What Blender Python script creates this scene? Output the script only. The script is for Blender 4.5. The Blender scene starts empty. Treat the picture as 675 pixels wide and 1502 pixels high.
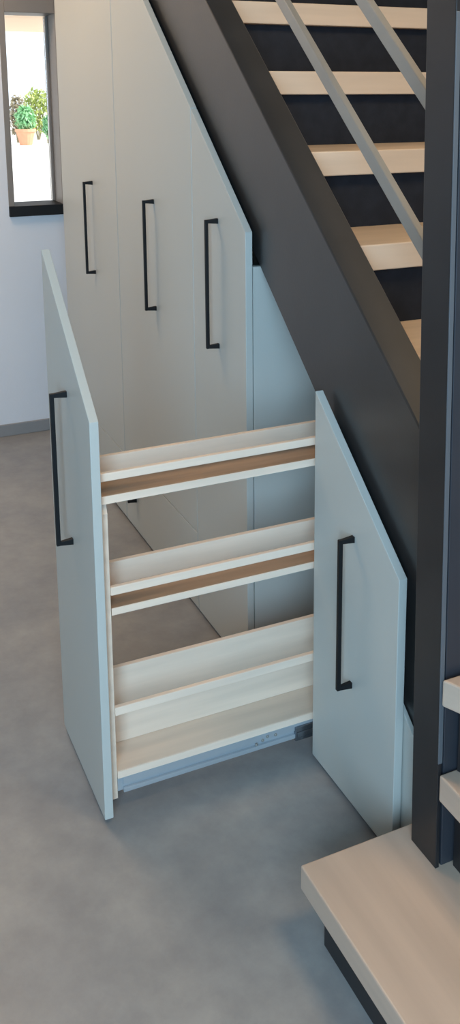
import bpy, bmesh, math, random
from mathutils import Vector, Matrix
random.seed(7)
S = bpy.context.scene
COL = S.collection
R = math.radians

# ------------------------------------------------------------------ camera
cam_d = bpy.data.cameras.new('camera')
cam = bpy.data.objects.new('camera', cam_d); COL.objects.link(cam)
cam_d.sensor_fit = 'VERTICAL'; cam_d.sensor_height = 36.0
cam_d.lens = 1426.13 * 36.0 / 1502.0
cam_d.shift_x = (337.5 - 393.68) / 1502.0
cam_d.shift_y = (426.71 - 751.0) / 1502.0
cam_d.clip_start = 0.02; cam_d.clip_end = 200
YAW, PIT, ROL = 1.12570, 0.20250, 0.0016
fw = Vector((-math.sin(YAW)*math.cos(PIT), math.cos(YAW)*math.cos(PIT), -math.sin(PIT)))
rt0 = Vector((math.cos(YAW), math.sin(YAW), 0)); dn0 = fw.cross(rt0)
rt = rt0*math.cos(ROL) + dn0*math.sin(ROL); dn = dn0*math.cos(ROL) - rt0*math.sin(ROL)
cam.matrix_world = Matrix(((rt.x, -dn.x, -fw.x, 1.7008), (rt.y, -dn.y, -fw.y, -0.9191), (rt.z, -dn.z, -fw.z, 1.4701), (0, 0, 0, 1)))
S.camera = cam

# ------------------------------------------------------------------ light
S.view_settings.view_transform = 'Standard'; S.view_settings.look = 'None'
S.view_settings.gamma = 1.0; S.view_settings.use_curve_mapping = False
S.view_settings.exposure = 0.0
W = bpy.data.worlds.new('sky'); S.world = W; W.use_nodes = True
bg = W.node_tree.nodes['Background']; bg.inputs[0].default_value = (0.86, 0.93, 1.0, 1); bg.inputs[1].default_value = 1.6

def lamp(name, kind, loc, direction, power, color, size=None, size_y=None):
    d = bpy.data.lights.new(name, kind); d.energy = power; d.color = color
    if kind == 'AREA':
        d.shape = 'RECTANGLE'; d.size = size; d.size_y = size_y
    o = bpy.data.objects.new(name, d); COL.objects.link(o); o.location = loc
    o.rotation_euler = Vector(direction).to_track_quat('-Z', 'Y').to_euler()
    return o
sun = lamp('sun', 'SUN', (0, 0, 9), (-0.3, -0.7, -0.65), 5.0, (1, 0.95, 0.86)); sun.data.angle = R(1)
lamp('assumed_daylight', 'AREA', (3.02, -1.45, 1.30), (-0.97, 0.24, -0.16), 172, (0.48, 0.76, 1.0), 1.7, 2.2)  # assumed unseen blue daylight from the right; the right wall has no window
lamp('front_warm_fill', 'AREA', (-1.6, -3.7, 1.8), (0.0, 1, 0.05), 3, (1.0, 0.80, 0.60), 2.2, 2.0)  # weak warm fill added at the front wall, which has no door
lamp('assumed_stair_light', 'AREA', (1.15, 0.40, 2.85), (-0.65, 0.05, -0.72), 27, (1.0, 0.70, 0.38), 0.6, 0.6)  # unseen warm lamp, assumed above the stairs to light the upper treads
lamp('overhead_warm_fill', 'AREA', (-1.7, -0.95, 2.9), (0, 0.05, -1), 31, (1.0, 0.70, 0.42), 0.7, 0.7)  # unseen warm fill added overhead to tint upper doors and left floor

# ------------------------------------------------------------------ materials
def mat(name, color, rough=0.5, metal=0.0, vary=0.0, scale=6.0, bump=0.0, bscale=80.0, stretch=(1, 1, 1), spec=0.5, color2=None, lo=0.35, hi=0.65, detail=4.0):
    m = bpy.data.materials.new(name); m.use_nodes = True
    n = m.node_tree.nodes; l = m.node_tree.links; p = n['Principled BSDF']
    p.inputs['Roughness'].default_value = rough; p.inputs['Metallic'].default_value = metal
    p.inputs['Specular IOR Level'].default_value = spec
    c = (*color, 1)
    c2 = (*color2, 1) if color2 else tuple(max(0, x*(1-vary)) for x in color) + (1,)
    tc = n.new('ShaderNodeTexCoord'); mp = n.new('ShaderNodeMapping'); mp.inputs['Scale'].default_value = stretch
    l.new(tc.outputs['Object'], mp.inputs['Vector'])
    nz = n.new('ShaderNodeTexNoise'); nz.inputs['Scale'].default_value = scale; nz.inputs['Detail'].default_value = detail
    l.new(mp.outputs[0], nz.inputs['Vector'])
    cr = n.new('ShaderNodeValToRGB'); cr.color_ramp.elements[0].position = lo; cr.color_ramp.elements[1].position = hi
    cr.color_ramp.elements[0].color = c2; cr.color_ramp.elements[1].color = c
    l.new(nz.outputs['Fac'], cr.inputs['Fac']); l.new(cr.outputs['Color'], p.inputs['Base Color'])
    if bump:
        nb = n.new('ShaderNodeTexNoise'); nb.inputs['Scale'].default_value = bscale; l.new(mp.outputs[0], nb.inputs['Vector'])
        b = n.new('ShaderNodeBump'); b.inputs['Strength'].default_value = bump; b.inputs['Distance'].default_value = 0.002
        l.new(nb.outputs['Fac'], b.inputs['Height']); l.new(b.outputs[0], p.inputs['Normal'])
    return m
M_floor = mat('polished_concrete', (0.335, 0.325, 0.315), 0.36, spec=0.6, color2=(0.235, 0.235, 0.245), scale=2.6, bump=0.15, bscale=60, detail=9, lo=0.32, hi=0.68)
def mottle(m):                       # second, finer cloudiness and a few darker blotches in the concrete
    n = m.node_tree.nodes; l = m.node_tree.links; p = n['Principled BSDF']
    src = p.inputs['Base Color'].links[0].from_socket
    tc = n.new('ShaderNodeTexCoord'); nz = n.new('ShaderNodeTexNoise'); nz.inputs['Scale'].default_value = 13; nz.inputs['Detail'].default_value = 6; nz.inputs['Roughness'].default_value = 0.65
    l.new(tc.outputs['Object'], nz.inputs['Vector'])
    cr = n.new('ShaderNodeValToRGB'); cr.color_ramp.elements[0].position = 0.3; cr.color_ramp.elements[1].position = 0.72
    cr.color_ramp.elements[0].color = (0.84, 0.84, 0.85, 1); cr.color_ramp.elements[1].color = (1.12, 1.115, 1.10, 1)
    l.new(nz.outputs['Fac'], cr.inputs['Fac'])
    mm = n.new('ShaderNodeMix'); mm.data_type = 'RGBA'; mm.blend_type = 'MULTIPLY'; mm.inputs[0].default_value = 1.0
    l.new(src, mm.inputs[6]); l.new(cr.outputs['Color'], mm.inputs[7]); l.new(mm.outputs[2], p.inputs['Base Color'])
mottle(M_floor)
M_wall = mat('wall_plaster', (0.78, 0.775, 0.81), 0.9, vary=0.03, scale=3, bump=0.15, bscale=120)
M_ceil = mat('ceiling_plaster', (0.75, 0.72, 0.68), 0.9, vary=0.02)
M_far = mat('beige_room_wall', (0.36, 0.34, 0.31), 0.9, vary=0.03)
M_front = mat('pale_grey_lacquer', (0.53, 0.54, 0.51), 0.42, vary=0.02, scale=2)
M_black = mat('black_handle_metal', (0.010, 0.010, 0.011), 0.55, vary=0.1, spec=0.25)
M_steel = mat('anthracite_steel', (0.030, 0.028, 0.028), 0.33, vary=0.2, scale=9, bump=0.05, bscale=150, spec=0.8)
M_riser = mat('dark_steel_riser', (0.017, 0.021, 0.031), 0.6, spec=0.2, vary=0.25, scale=30, bump=0.1, bscale=300)
M_rail = mat('grey_rail_metal', (0.33, 0.31, 0.28), 0.35, metal=0.3, vary=0.06)
M_tread = mat('light_oak_tread', (0.68, 0.54, 0.42), 0.5, vary=0.12, scale=3, stretch=(9, 0.7, 9), bump=0.06, bscale=20)
M_tread_x = mat('light_oak_step', (0.58, 0.435, 0.34), 0.5, vary=0.12, scale=3, stretch=(0.7, 9, 9), bump=0.06, bscale=20)
M_ply = mat('birch_plywood', (0.88, 0.705, 0.565), 0.55, vary=0.13, scale=3, stretch=(10, 0.8, 10), bump=0.05, bscale=30)
M_plyedge = mat('birch_plywood_edge', (0.95, 0.75, 0.60), 0.55, vary=0.1, scale=3, stretch=(14, 0.8, 14))
M_ply_shaded = mat('shaded_plywood_base', (0.42, 0.27, 0.17), 0.6, vary=0.25, scale=4, stretch=(10, 0.8, 10))  # plywood darkened to brown: the shade under the rails is in the colour
M_slide = mat('zinc_drawer_slide', (0.50, 0.54, 0.58), 0.3, metal=0.35, vary=0.08)
M_frame = mat('taupe_window_frame', (0.24, 0.205, 0.18), 0.5, vary=0.06)
M_skirt = mat('grey_skirting', (0.30, 0.29, 0.29), 0.5, vary=0.1)
M_terrace = mat('pale_terrace', (0.80, 0.78, 0.74), 0.8, vary=0.05)
M_soffit = mat('peach_soffit', (0.85, 0.66, 0.48), 0.8, vary=0.03)
M_leaf = mat('shrub_leaves', (0.62, 0.70, 0.25), 0.6, color2=(0.35, 0.45, 0.12), scale=4)
M_leaf2 = mat('olive_shrub_leaves', (0.50, 0.45, 0.34), 0.6, color2=(0.30, 0.26, 0.16), scale=4)
M_leaf3 = mat('bright_plant_leaves', (0.42, 0.75, 0.42), 0.6, color2=(0.25, 0.55, 0.28), scale=4)
M_terra = mat('terracotta', (0.85, 0.42, 0.26), 0.8, vary=0.1)
g = bpy.data.materials.new('window_glass'); g.use_nodes = True
gn = g.node_tree.nodes; gl = g.node_tree.links; gn.remove(gn['Principled BSDF'])
tr = gn.new('ShaderNodeBsdfTransparent'); gs = gn.new('ShaderNodeBsdfGlossy'); gs.inputs['Roughness'].default_value = 0.02
fr = gn.new('ShaderNodeFresnel'); fr.inputs['IOR'].default_value = 1.45; mx = gn.new('ShaderNodeMixShader')
gl.new(fr.outputs[0], mx.inputs[0]); gl.new(tr.outputs[0], mx.inputs[1]); gl.new(gs.outputs[0], mx.inputs[2]); gl.new(mx.outputs[0], gn['Material Output'].inputs[0])
M_glass = g
M_highlight = mat('post_edge_highlight', (0.11, 0.12, 0.135), 0.4, vary=0.05)  # paler than the post steel: the edge highlight is put into the colour
M_core = mat('blue_grey_steel', (0.035, 0.038, 0.048), 0.4, vary=0.1)
M_post = mat('dark_post_steel', (0.019, 0.018, 0.020), 0.4, vary=0.2, scale=9, spec=0.5)
M_chrome = mat('dark_chrome', (0.22, 0.24, 0.27), 0.25, metal=0.9)

# ------------------------------------------------------------------ helpers
def box(bm, x0, x1, y0, y1, z0, z1):
    v = [bm.verts.new(p) for p in ((x0,y0,z0),(x1,y0,z0),(x1,y1,z0),(x0,y1,z0),(x0,y0,z1),(x1,y0,z1),(x1,y1,z1),(x0,y1,z1))]
    for f in ((0,3,2,1),(4,5,6,7),(0,1,5,4),(1,2,6,5),(2,3,7,6),(3,0,4,7)): bm.faces.new([v[i] for i in f])
    return v
def prism_xz(bm, pts, y0, y1):            # outline in x,z pushed along y
    a = [bm.verts.new((x, y0, z)) for x, z in pts]; b = [bm.verts.new((x, y1, z)) for x, z in pts]
    n = len(pts); bm.faces.new(a); bm.faces.new(b[::-1])
    for i in range(n): bm.faces.new((a[i], b[i], b[(i+1) % n], a[(i+1) % n]))
def prism_xy(bm, pts, z0, z1):
    a = [bm.verts.new((x, y, z0)) for x, y in pts]; b = [bm.verts.new((x, y, z1)) for x, y in pts]
    n = len(pts); bm.faces.new(a[::-1]); bm.faces.new(b)
    for i in range(n): bm.faces.new((a[i], a[(i+1) % n], b[(i+1) % n], b[i]))
def frustum(bm, c0, h0, c1, h1):          # tapered square bar between two points along y
    a = [bm.verts.new((c0[0]+i*h0[0], c0[1], c0[2]+k*h0[1])) for i, k in ((-1,-1),(1,-1),(1,1),(-1,1))]
    b = [bm.verts.new((c1[0]+i*h1[0], c1[1], c1[2]+k*h1[1])) for i, k in ((-1,-1),(1,-1),(1,1),(-1,1))]
    bm.faces.new(a); bm.faces.new(b[::-1])
    for i in range(4): bm.faces.new((a[i], b[i], b[(i+1) % 4], a[(i+1) % 4]))
def link(name, bm, m, parent=None, bevel=0.0, smooth=False, seg=2):
    bmesh.ops.recalc_face_normals(bm, faces=bm.faces)
    me = bpy.data.meshes.new(name); bm.to_mesh(me); bm.free()
    if m: me.materials.append(m)
    o = bpy.data.objects.new(name, me); COL.objects.link(o)
    if parent: o.parent = parent
    if smooth:
        for p in me.polygons: p.use_smooth = True
    if bevel:
        b = o.modifiers.new('bevel', 'BEVEL'); b.width = bevel; b.segments = seg; b.limit_method = 'ANGLE'; b.angle_limit = R(40)
    return o
def boxes(name, m, parent, *bs, bevel=0.0, **kw):
    bm = bmesh.new()
    for b in bs: box(bm, *b)
    return link(name, bm, m, parent, bevel, **kw)
def thing(name, label, cat, loc=(0, 0, 0), group=None):
    o = bpy.data.objects.new(name, None); COL.objects.link(o); o.empty_display_size = 0.1
    tag(o, label, cat, group); return o
def tag(o, label, cat, group=None):
    o['label'] = label; o['category'] = cat
    if group: o['group'] = group
    return o
def struct(o): o['kind'] = 'structure'; return o

# ------------------------------------------------------------------ room shell
WX = -2.43; BY = 1.0; RX = 3.1; FY = -3.9; CZ = 3.0
struct(boxes('floor', M_floor, None, (WX, RX, FY, BY, -0.12, 0.0)))
struct(boxes('ceiling', M_far, None, (WX-0.25, RX+0.2, FY-0.2, BY+0.2, CZ, CZ+0.15)))
# window opening in the left wall
OY0, OY1, OZ0, OZ1 = -0.152, 0.150, 0.958, 1.86
struct(boxes('wall_left', M_wall, None, (WX-0.25, WX, FY, OY0, -0.12, CZ), (WX-0.25, WX, OY1, BY, -0.12, CZ),
             (WX-0.25, WX, OY0, OY1, -0.12, OZ0), (WX-0.25, WX, OY0, OY1, OZ1, CZ)))
struct(boxes('wall_back', M_far, None, (WX-0.25, RX+0.2, BY, BY+0.2, -0.12, CZ)))
struct(boxes('wall_front', M_far, None, (WX-0.25, RX+0.2, FY-0.2, FY, -0.12, CZ)))
struct(boxes('wall_right', M_far, None, (RX, RX+0.2, FY, BY, -0.12, CZ)))
struct(boxes('baseboard_left', M_skirt, None, (WX, WX+0.012, FY, BY, 0.0, 0.052), bevel=0.002))
win = struct(thing('window_1', 'narrow taupe framed window in the left wall', 'window'))
del win['label'], win['category']
D0, D1 = WX-0.16, WX+0.004
boxes('window_frame', M_frame, win, (D0, D1, OY0, OY0+0.024, OZ0, OZ1), (D0, D1, 0.075, OY1, OZ0, OZ1),
      (D0, D1, OY0+0.024, 0.075, 1.785, OZ1), bevel=0.002)
boxes('window_sill', M_black, win, (D0, D1+0.012, OY0+0.0, OY1, OZ0-0.002, OZ0+0.042), bevel=0.002)
boxes('window_sash', M_frame, win, (D0-0.01, D0+0.03, -0.126, -0.118, 1.002, 1.783), (D0-0.01, D0+0.03, 0.066, 0.0745, 1.002, 1.783))
boxes('window_pane', M_glass, win, (D0+0.005, D0+0.011, -0.127, 0.0655, 1.001, 1.784))

# ------------------------------------------------------------------ outside the window
struct(boxes('ground', M_terrace, None, (-70, WX-0.25, -30, 40, -0.2, -0.02)))
struct(boxes('ceiling_porch', M_soffit, None, (-4.0, WX-0.26, -1.2, 2.0, 1.80, 1.92)))

# ------------------------------------------------------------------ cabinets
ZB = 0.0115; T = 0.018
def top(x): return 0.8617 - 0.8181*x
def front_panel(name, x0, x1, parent, z0=ZB, y=0.0, flat=None, z1=None, m=None):
    bm = bmesh.new()
    pts = [(x0, z0), (x1, z0), (x1, top(x1)), (x0, top(x0))] if z1 is None else [(x0, z0), (x1, z0), (x1, z1), (x0, z1)]
    prism_xz(bm, pts, y, y + T)
    return link(name, bm, m or M_front, parent, bevel=0.0012)
def handle(parent, x, zt, y=0.0, length=0.32, proj=0.030):
    bm = bmesh.new(); h = 0.0043; zb = zt - length; yb = y - proj
    box(bm, x-h, x+h, yb-h, yb+h, zb-h, zt+h)
    for z in (zt, zb):
        frustum(bm, (x, yb+h*0.8, z), (h, h), (x, y+0.0005, z), (h*1.25, h*1.55))
    o = link('handle', bm, M_black, parent, bevel=0.0012)
    o['label'] = 'black square bar handle'
    return o
def side(name, parent, x0, x1, y0, y1, z0, z1):
    return boxes(name, M_front, parent, (x0, x1, y0, y1, z0, z1), bevel=0.001)

HZ = 1.1551
# tall unit beside the window wall
t = thing('tall_cabinet', 'tall pale grey understair cabinet door next to the narrow window, farthest left', 'cabinet')
d = front_panel('door', -2.110, -1.3785, t, z0=0.248); handle(d, -1.6675, HZ)
front_panel('plinth_panel', -2.110, -1.3785, t, z1=0.245)
side('side_panel', t, -2.110, -2.092, T+0.002, 0.60, ZB, 2.50); side('side_panel', t, -1.3965, -1.3785, T+0.002, 0.60, ZB, 1.88)
# middle unit with low drawer
t = thing('wide_cabinet', 'wide pale grey cabinet door with handle, second from the window, low drawer beneath', 'cabinet')
d = front_panel('door', -1.3735, -0.6935, t, z0=0.248); handle(d, -1.0059, HZ)
d = front_panel('drawer', -1.3735, -0.6935, t, z1=0.245); handle(d, -1.262, 0.238, length=0.118, proj=0.026)
side('side_panel', t, -1.3735, -1.3555, T+0.002, 0.60, ZB, 1.86); side('side_panel', t, -0.7115, -0.6935, T+0.002, 0.60, ZB, 1.32)
# right closed unit beside the open bay
t = thing('sloped_cabinet', 'closed pale grey sloped cabinet door directly left of the open pull-out bay', 'cabinet')
d = front_panel('door', -0.6905, -0.3500, t); handle(d, -0.5193, HZ)
side('side_panel', t, -0.6905, -0.6725, T+0.002, 0.60, ZB, 1.31)
o = side('side_panel', t, -0.3680, -0.3500, T+0.002, 0.62, ZB, 1.065)
# low unit by the stair foot
t = thing('low_cabinet', 'low closed pale grey cabinet with sloping top beside the bottom stair', 'cabinet')
d = front_panel('door', 0.0, 0.3282, t); handle(d, 0.1634, 0.6033)
side('side_panel', t, 0.0, 0.018, T+0.002, 0.60, ZB, 0.775)
bm = bmesh.new(); prism_xz(bm, [(0.296, 0.0), (0.396, 0.0), (0.396, 0.255), (0.362, 0.284), (0.296, 0.338)], T+0.002, T+0.011)
link('filler_panel', bm, M_front, t, bevel=0.001)
# back board closing the open bay
t = thing('bay_back_panel', 'pale grey back board deep inside the open pull-out bay', 'panel')
boxes('board', M_front, t, (-0.349, -0.001, 0.62, 0.636, 0.0, 0.60))

# ------------------------------------------------------------------ pulled-out drawer
PD = 0.4775
dr = thing('pull_out_drawer', 'pulled-out pale grey pantry drawer with three open plywood trays and sloping front', 'drawer')
f = front_panel('front_panel', -0.3429, -0.003, dr, y=-PD); handle(f, -0.1742, 0.8719, y=-PD)
YF = -PD + T + 0.0005                      # rear face of the front
YE = 0.22                                  # rear end of the trays
XN, XF = -0.030, -0.118
bm = bmesh.new(); prism_xz(bm, [(-0.132, 0.030), (-0.031, 0.030), (-0.031, 0.664), (-0.040, 0.683), (-0.132, 0.683)], YF, YF+0.018)
o = link('side_board', bm, M_ply, dr, bevel=0.001); o['label'] = 'upright plywood board behind the front'
bm = bmesh.new(); box(bm, -0.132, -0.031, YE+0.0005, YE+0.0165, 0.030, 0.683)
link('side_board', bm, M_ply, dr, bevel=0.001)
def tray(zb, zt, r0, r1, xb, y0, base=None):
    """base board with thin near rail and a taller far board"""
    b = boxes('tray', base or M_ply, dr, (xb-0.012, XN, y0, YE, zb, zt), bevel=0.001)
    boxes('back_board', M_ply, b, (xb-0.012, xb, y0, YE, zt+0.0005, r1[1]), bevel=0.001)
    o = boxes('rail', M_plyedge, b, (XN-0.011, XN, y0, YE, r0, r1[0]), bevel=0.0015); o['label'] = 'narrow pale plywood rail'
    o = boxes('edge_band', M_plyedge, b, (XN+0.0003, XN+0.0018, y0, YE, zb+0.0005, zt-0.0005)); o['label'] = 'pale plywood front edge'
tray(0.685, 0.702, 0.731, (0.748, 0.748), -0.118, YF, M_ply_shaded)
tray(0.447, 0.463, 0.489, (0.507, 0.515), -0.118, YF+0.0185, M_ply_shaded)
tray(0.077, 0.094, 0.221, (0.240, 0.272), -0.118, YF+0.0185)
sl = boxes('drawer_slide', M_slide, dr, (-0.052, -0.034, YF+0.019, 0.21, 0.044, 0.0765), bevel=0.001)
boxes('slide_rail', M_slide, sl, (-0.034, -0.029, YF+0.03, 0.20, 0.060, 0.0765), (-0.034, -0.027, YF+0.03, 0.20, 0.0420, 0.0520), bevel=0.001)
boxes('slide_bracket', M_chrome, sl, (-0.0335, -0.024, -0.030, 0.06, 0.036, 0.070), (-0.0335, -0.0215, -0.026, 0.06, 0.045, 0.058), bevel=0.0015)
bm = bmesh.new()
for y, z in ((-0.11, 0.062), (-0.098, 0.068), (-0.078, 0.066), (-0.125, 0.056)):
    bmesh.ops.create_uvsphere(bm, u_segments=10, v_segments=6, radius=0.0035, matrix=Matrix.Translation((-0.0285, y, z)))
link('slide_rivets', bm, M_rail, sl, smooth=True)

# ------------------------------------------------------------------ staircase
st = thing('staircase', 'dark steel quarter-turn staircase with light oak treads rising up to the left', 'stairs')
SL = 0.823
def lo(x): return 0.790 - SL*x
def hi(x): return 1.157 - SL*x
bm = bmesh.new(); XT = -1.60
prism_xz(bm, [(XT, lo(XT)), (0.21, lo(0.21)), (0.21, 0.0), (0.42, 0.0), (0.42, hi(0.42)), (XT, hi(XT))], 0.031, 0.105)
o = link('stringer', bm, M_steel, st, bevel=0.003); o['label'] = 'wide anthracite box stringer'
# newel post: a slim plate in front of a box, leaning as in the photo
def post_pts(xl0, xr0, z0, z1, lean=-0.020): return [(xl0+lean*z0, z0), (xr0+lean*z0, z0), (xr0+lean*z1, z1), (xl0+lean*z1, z1)]
bm = bmesh.new(); prism_xz(bm, post_pts(0.4415, 0.5165, 0.1455, 2.2), -0.033, -0.025)
pp = link('newel_post', bm, M_post, st, bevel=0.0015); pp['label'] = 'tall anthracite steel newel post'
bm = bmesh.new(); prism_xz(bm, post_pts(0.4430, 0.5080, 0.1455, 2.2), -0.0248, -0.0200); link('post_web', bm, M_post, pp)
bm = bmesh.new(); prism_xz(bm, post_pts(0.4415, 0.5145, 0.1455, 2.2), -0.0198, 0.076); link('post_core', bm, M_core, pp, bevel=0.0015)
bm = bmesh.new(); prism_xz(bm, post_pts(0.5166, 0.5190, 0.35, 1.585), -0.0335, -0.0250)  # thin strip added where the post edge catches the daylight
o = link('edge_highlight', bm, M_highlight, pp, bevel=0.0008); o['label'] = 'pale strip standing in for the highlight on the post edge'
# treads of the straight flight
N0X, N0Z, RI, GO, TH = 0.170, 0.964, 0.185, 0.225, 0.057
for k in range(-1, 7):
    xn, z = N0X - GO*k, N0Z + RI*k
    boxes('tread', M_tread, st, (xn-0.262, xn, 0.1055, BY-0.001, z-TH, z), bevel=0.003)
    bm = bmesh.new(); box(bm, xn-0.050, xn-0.030, 0.1055, BY-0.001, z-RI+0.0005, z-TH-0.0005)
    link('riser', bm, M_riser, st)
# guard rails between the posts
def bar(z0):
    bm = bmesh.new(); h = 0.036
    xs, xe = -1.55, 0.405
    prism_xz(bm, [(xs, z0-SL*xs), (xe, z0-SL*xe), (xe, z0-SL*xe+h), (xs, z0-SL*xs+h)], 0.058, 0.074)
    o = link('guard_rail', bm, M_rail, st, bevel=0.002); o['label'] = 'sloping pale grey flat rail'
bar(1.411); bar(1.668)
# lower turn: bottom step, second step and winders
STX = 1.30
boxes('tread', M_tread_x, st, (0.404, STX, -0.240, 0.028, 0.097, 0.145), bevel=0.003)
boxes('plinth', M_post, st, (0.440, STX-0.03, -0.211, 0.026, 0.0, 0.0965), bevel=0.001)
boxes('tread', M_tread_x, st, (0.5125, STX, -0.031, 0.24, 0.280, 0.330), bevel=0.003)
boxes('riser', M_post, st, (0.520, STX-0.01, 0.0, 0.02, 0.1455, 0.2795))
bm = bmesh.new(); a = math.tan(R(25))
prism_xy(bm, [(0.5150, -0.034), (STX, -0.034+a*(STX-0.515)), (STX, 0.70), (0.5150, 0.20)], 0.463, 0.512)
link('tread', bm, M_tread_x, st, bevel=0.003)
bm = bmesh.new(); prism_xy(bm, [(0.5180, 0.002), (STX-0.01, 0.002+a*(STX-0.528)), (STX-0.01, 0.022+a*(STX-0.528)), (0.5180, 0.022)], 0.3305, 0.4625)
link('riser', bm, M_post, st)
bm = bmesh.new(); prism_xy(bm, [(0.5150, 0.10), (STX, 0.66), (STX, BY-0.001), (0.372, BY-0.001), (0.372, 0.1055), (0.43, 0.1055)], 0.645, 0.693)
link('tread', bm, M_tread_x, st, bevel=0.003)
bm = bmesh.new(); prism_xy(bm, [(0.5150, 0.14), (STX-0.01, 0.70), (STX-0.01, 0.72), (0.5150, 0.16)], 0.5125, 0.6445)
link('riser', bm, M_post, st)

# ------------------------------------------------------------------ garden seen through the window
def foliage(name, m, parent, c, r, n, leaf):
    bm = bmesh.new(); rnd = random.Random(n)
    for i in range(n):
        while True:
            p = Vector((rnd.uniform(-1, 1), rnd.uniform(-1, 1), rnd.uniform(-1, 1)))
            if 0.25 < p.length < 1: break
        q = Vector((c[0]+p.x*r[0], c[1]+p.y*r[1], c[2]+p.z*r[2]))
        rot = Matrix.Rotation(rnd.uniform(0, 6.3), 3, 'Z') @ Matrix.Rotation(rnd.uniform(-1.2, 1.2), 3, 'X')
        vs = [bm.verts.new(q + rot @ Vector(v)*leaf) for v in ((0,-1,0),(0.5,0,0.12),(0,1,0),(-0.5,0,0.12))]
        bm.faces.new(vs)
    return link(name, bm, m, parent)
def shrub(name, label, m, x, y, h, w, n=500):
    t = thing(name, label, 'shrub', group=None)
    bm = bmesh.new()
    for a_ in range(5):
        an = a_*1.257
        b0 = [bm.verts.new((x+0.03*math.cos(an)+0.03*math.cos(j*2.1), y+0.03*math.sin(an)+0.03*math.sin(j*2.1), -0.02)) for j in range(3)]
        b1 = [bm.verts.new((x+w*0.25*math.cos(an)+0.012*math.cos(j*2.1), y+w*0.25*math.sin(an)+0.012*math.sin(j*2.1), h*0.7)) for j in range(3)]
        for j in range(3): bm.faces.new((b0[j], b0[(j+1) % 3], b1[(j+1) % 3], b1[j]))
    link('stem', bm, M_leaf2, t)
    foliage('foliage', m, t, (x, y, h*0.55), (w*0.5, w*0.5, h*0.45), n, 0.09)
    return t

shrub('shrub', 'olive brown shrub outside the window, left of the leafy ones', M_leaf2, -28.0, 5.0, 1.4, 0.6, 400)
shrub('shrub', 'largest yellow-green shrub outside, behind the orange pot', M_leaf, -29.6, 5.95, 1.62, 0.95, 700)
shrub('shrub', 'small blue-green shrub outside, at the right edge of the window pane', M_leaf3, -27.2, 5.72, 0.85, 0.34, 200)
t = thing('potted_plant', 'bright green plant in an orange terracotta pot outside the window', 'plant')
bm = bmesh.new(); prof = [(0.17, -0.02), (0.27, 0.36), (0.30, 0.36), (0.30, 0.44), (0.26, 0.44), (0.25, 0.40)]
rings = [[bm.verts.new((-26.5+r*math.cos(i*0.3927), 4.90+r*math.sin(i*0.3927), z)) for i in range(16)] for r, z in prof]
for a_, b_ in zip(rings, rings[1:]):
    for i in range(16): bm.faces.new((a_[i], a_[(i+1) % 16], b_[(i+1) % 16], b_[i]))
bm.faces.new(rings[0][::-1]); bm.faces.new(rings[-1])
link('pot', bm, M_terra, t)
foliage('leaves', M_leaf3, t, (-26.5, 4.90, 0.72), (0.30, 0.30, 0.38), 400, 0.09)
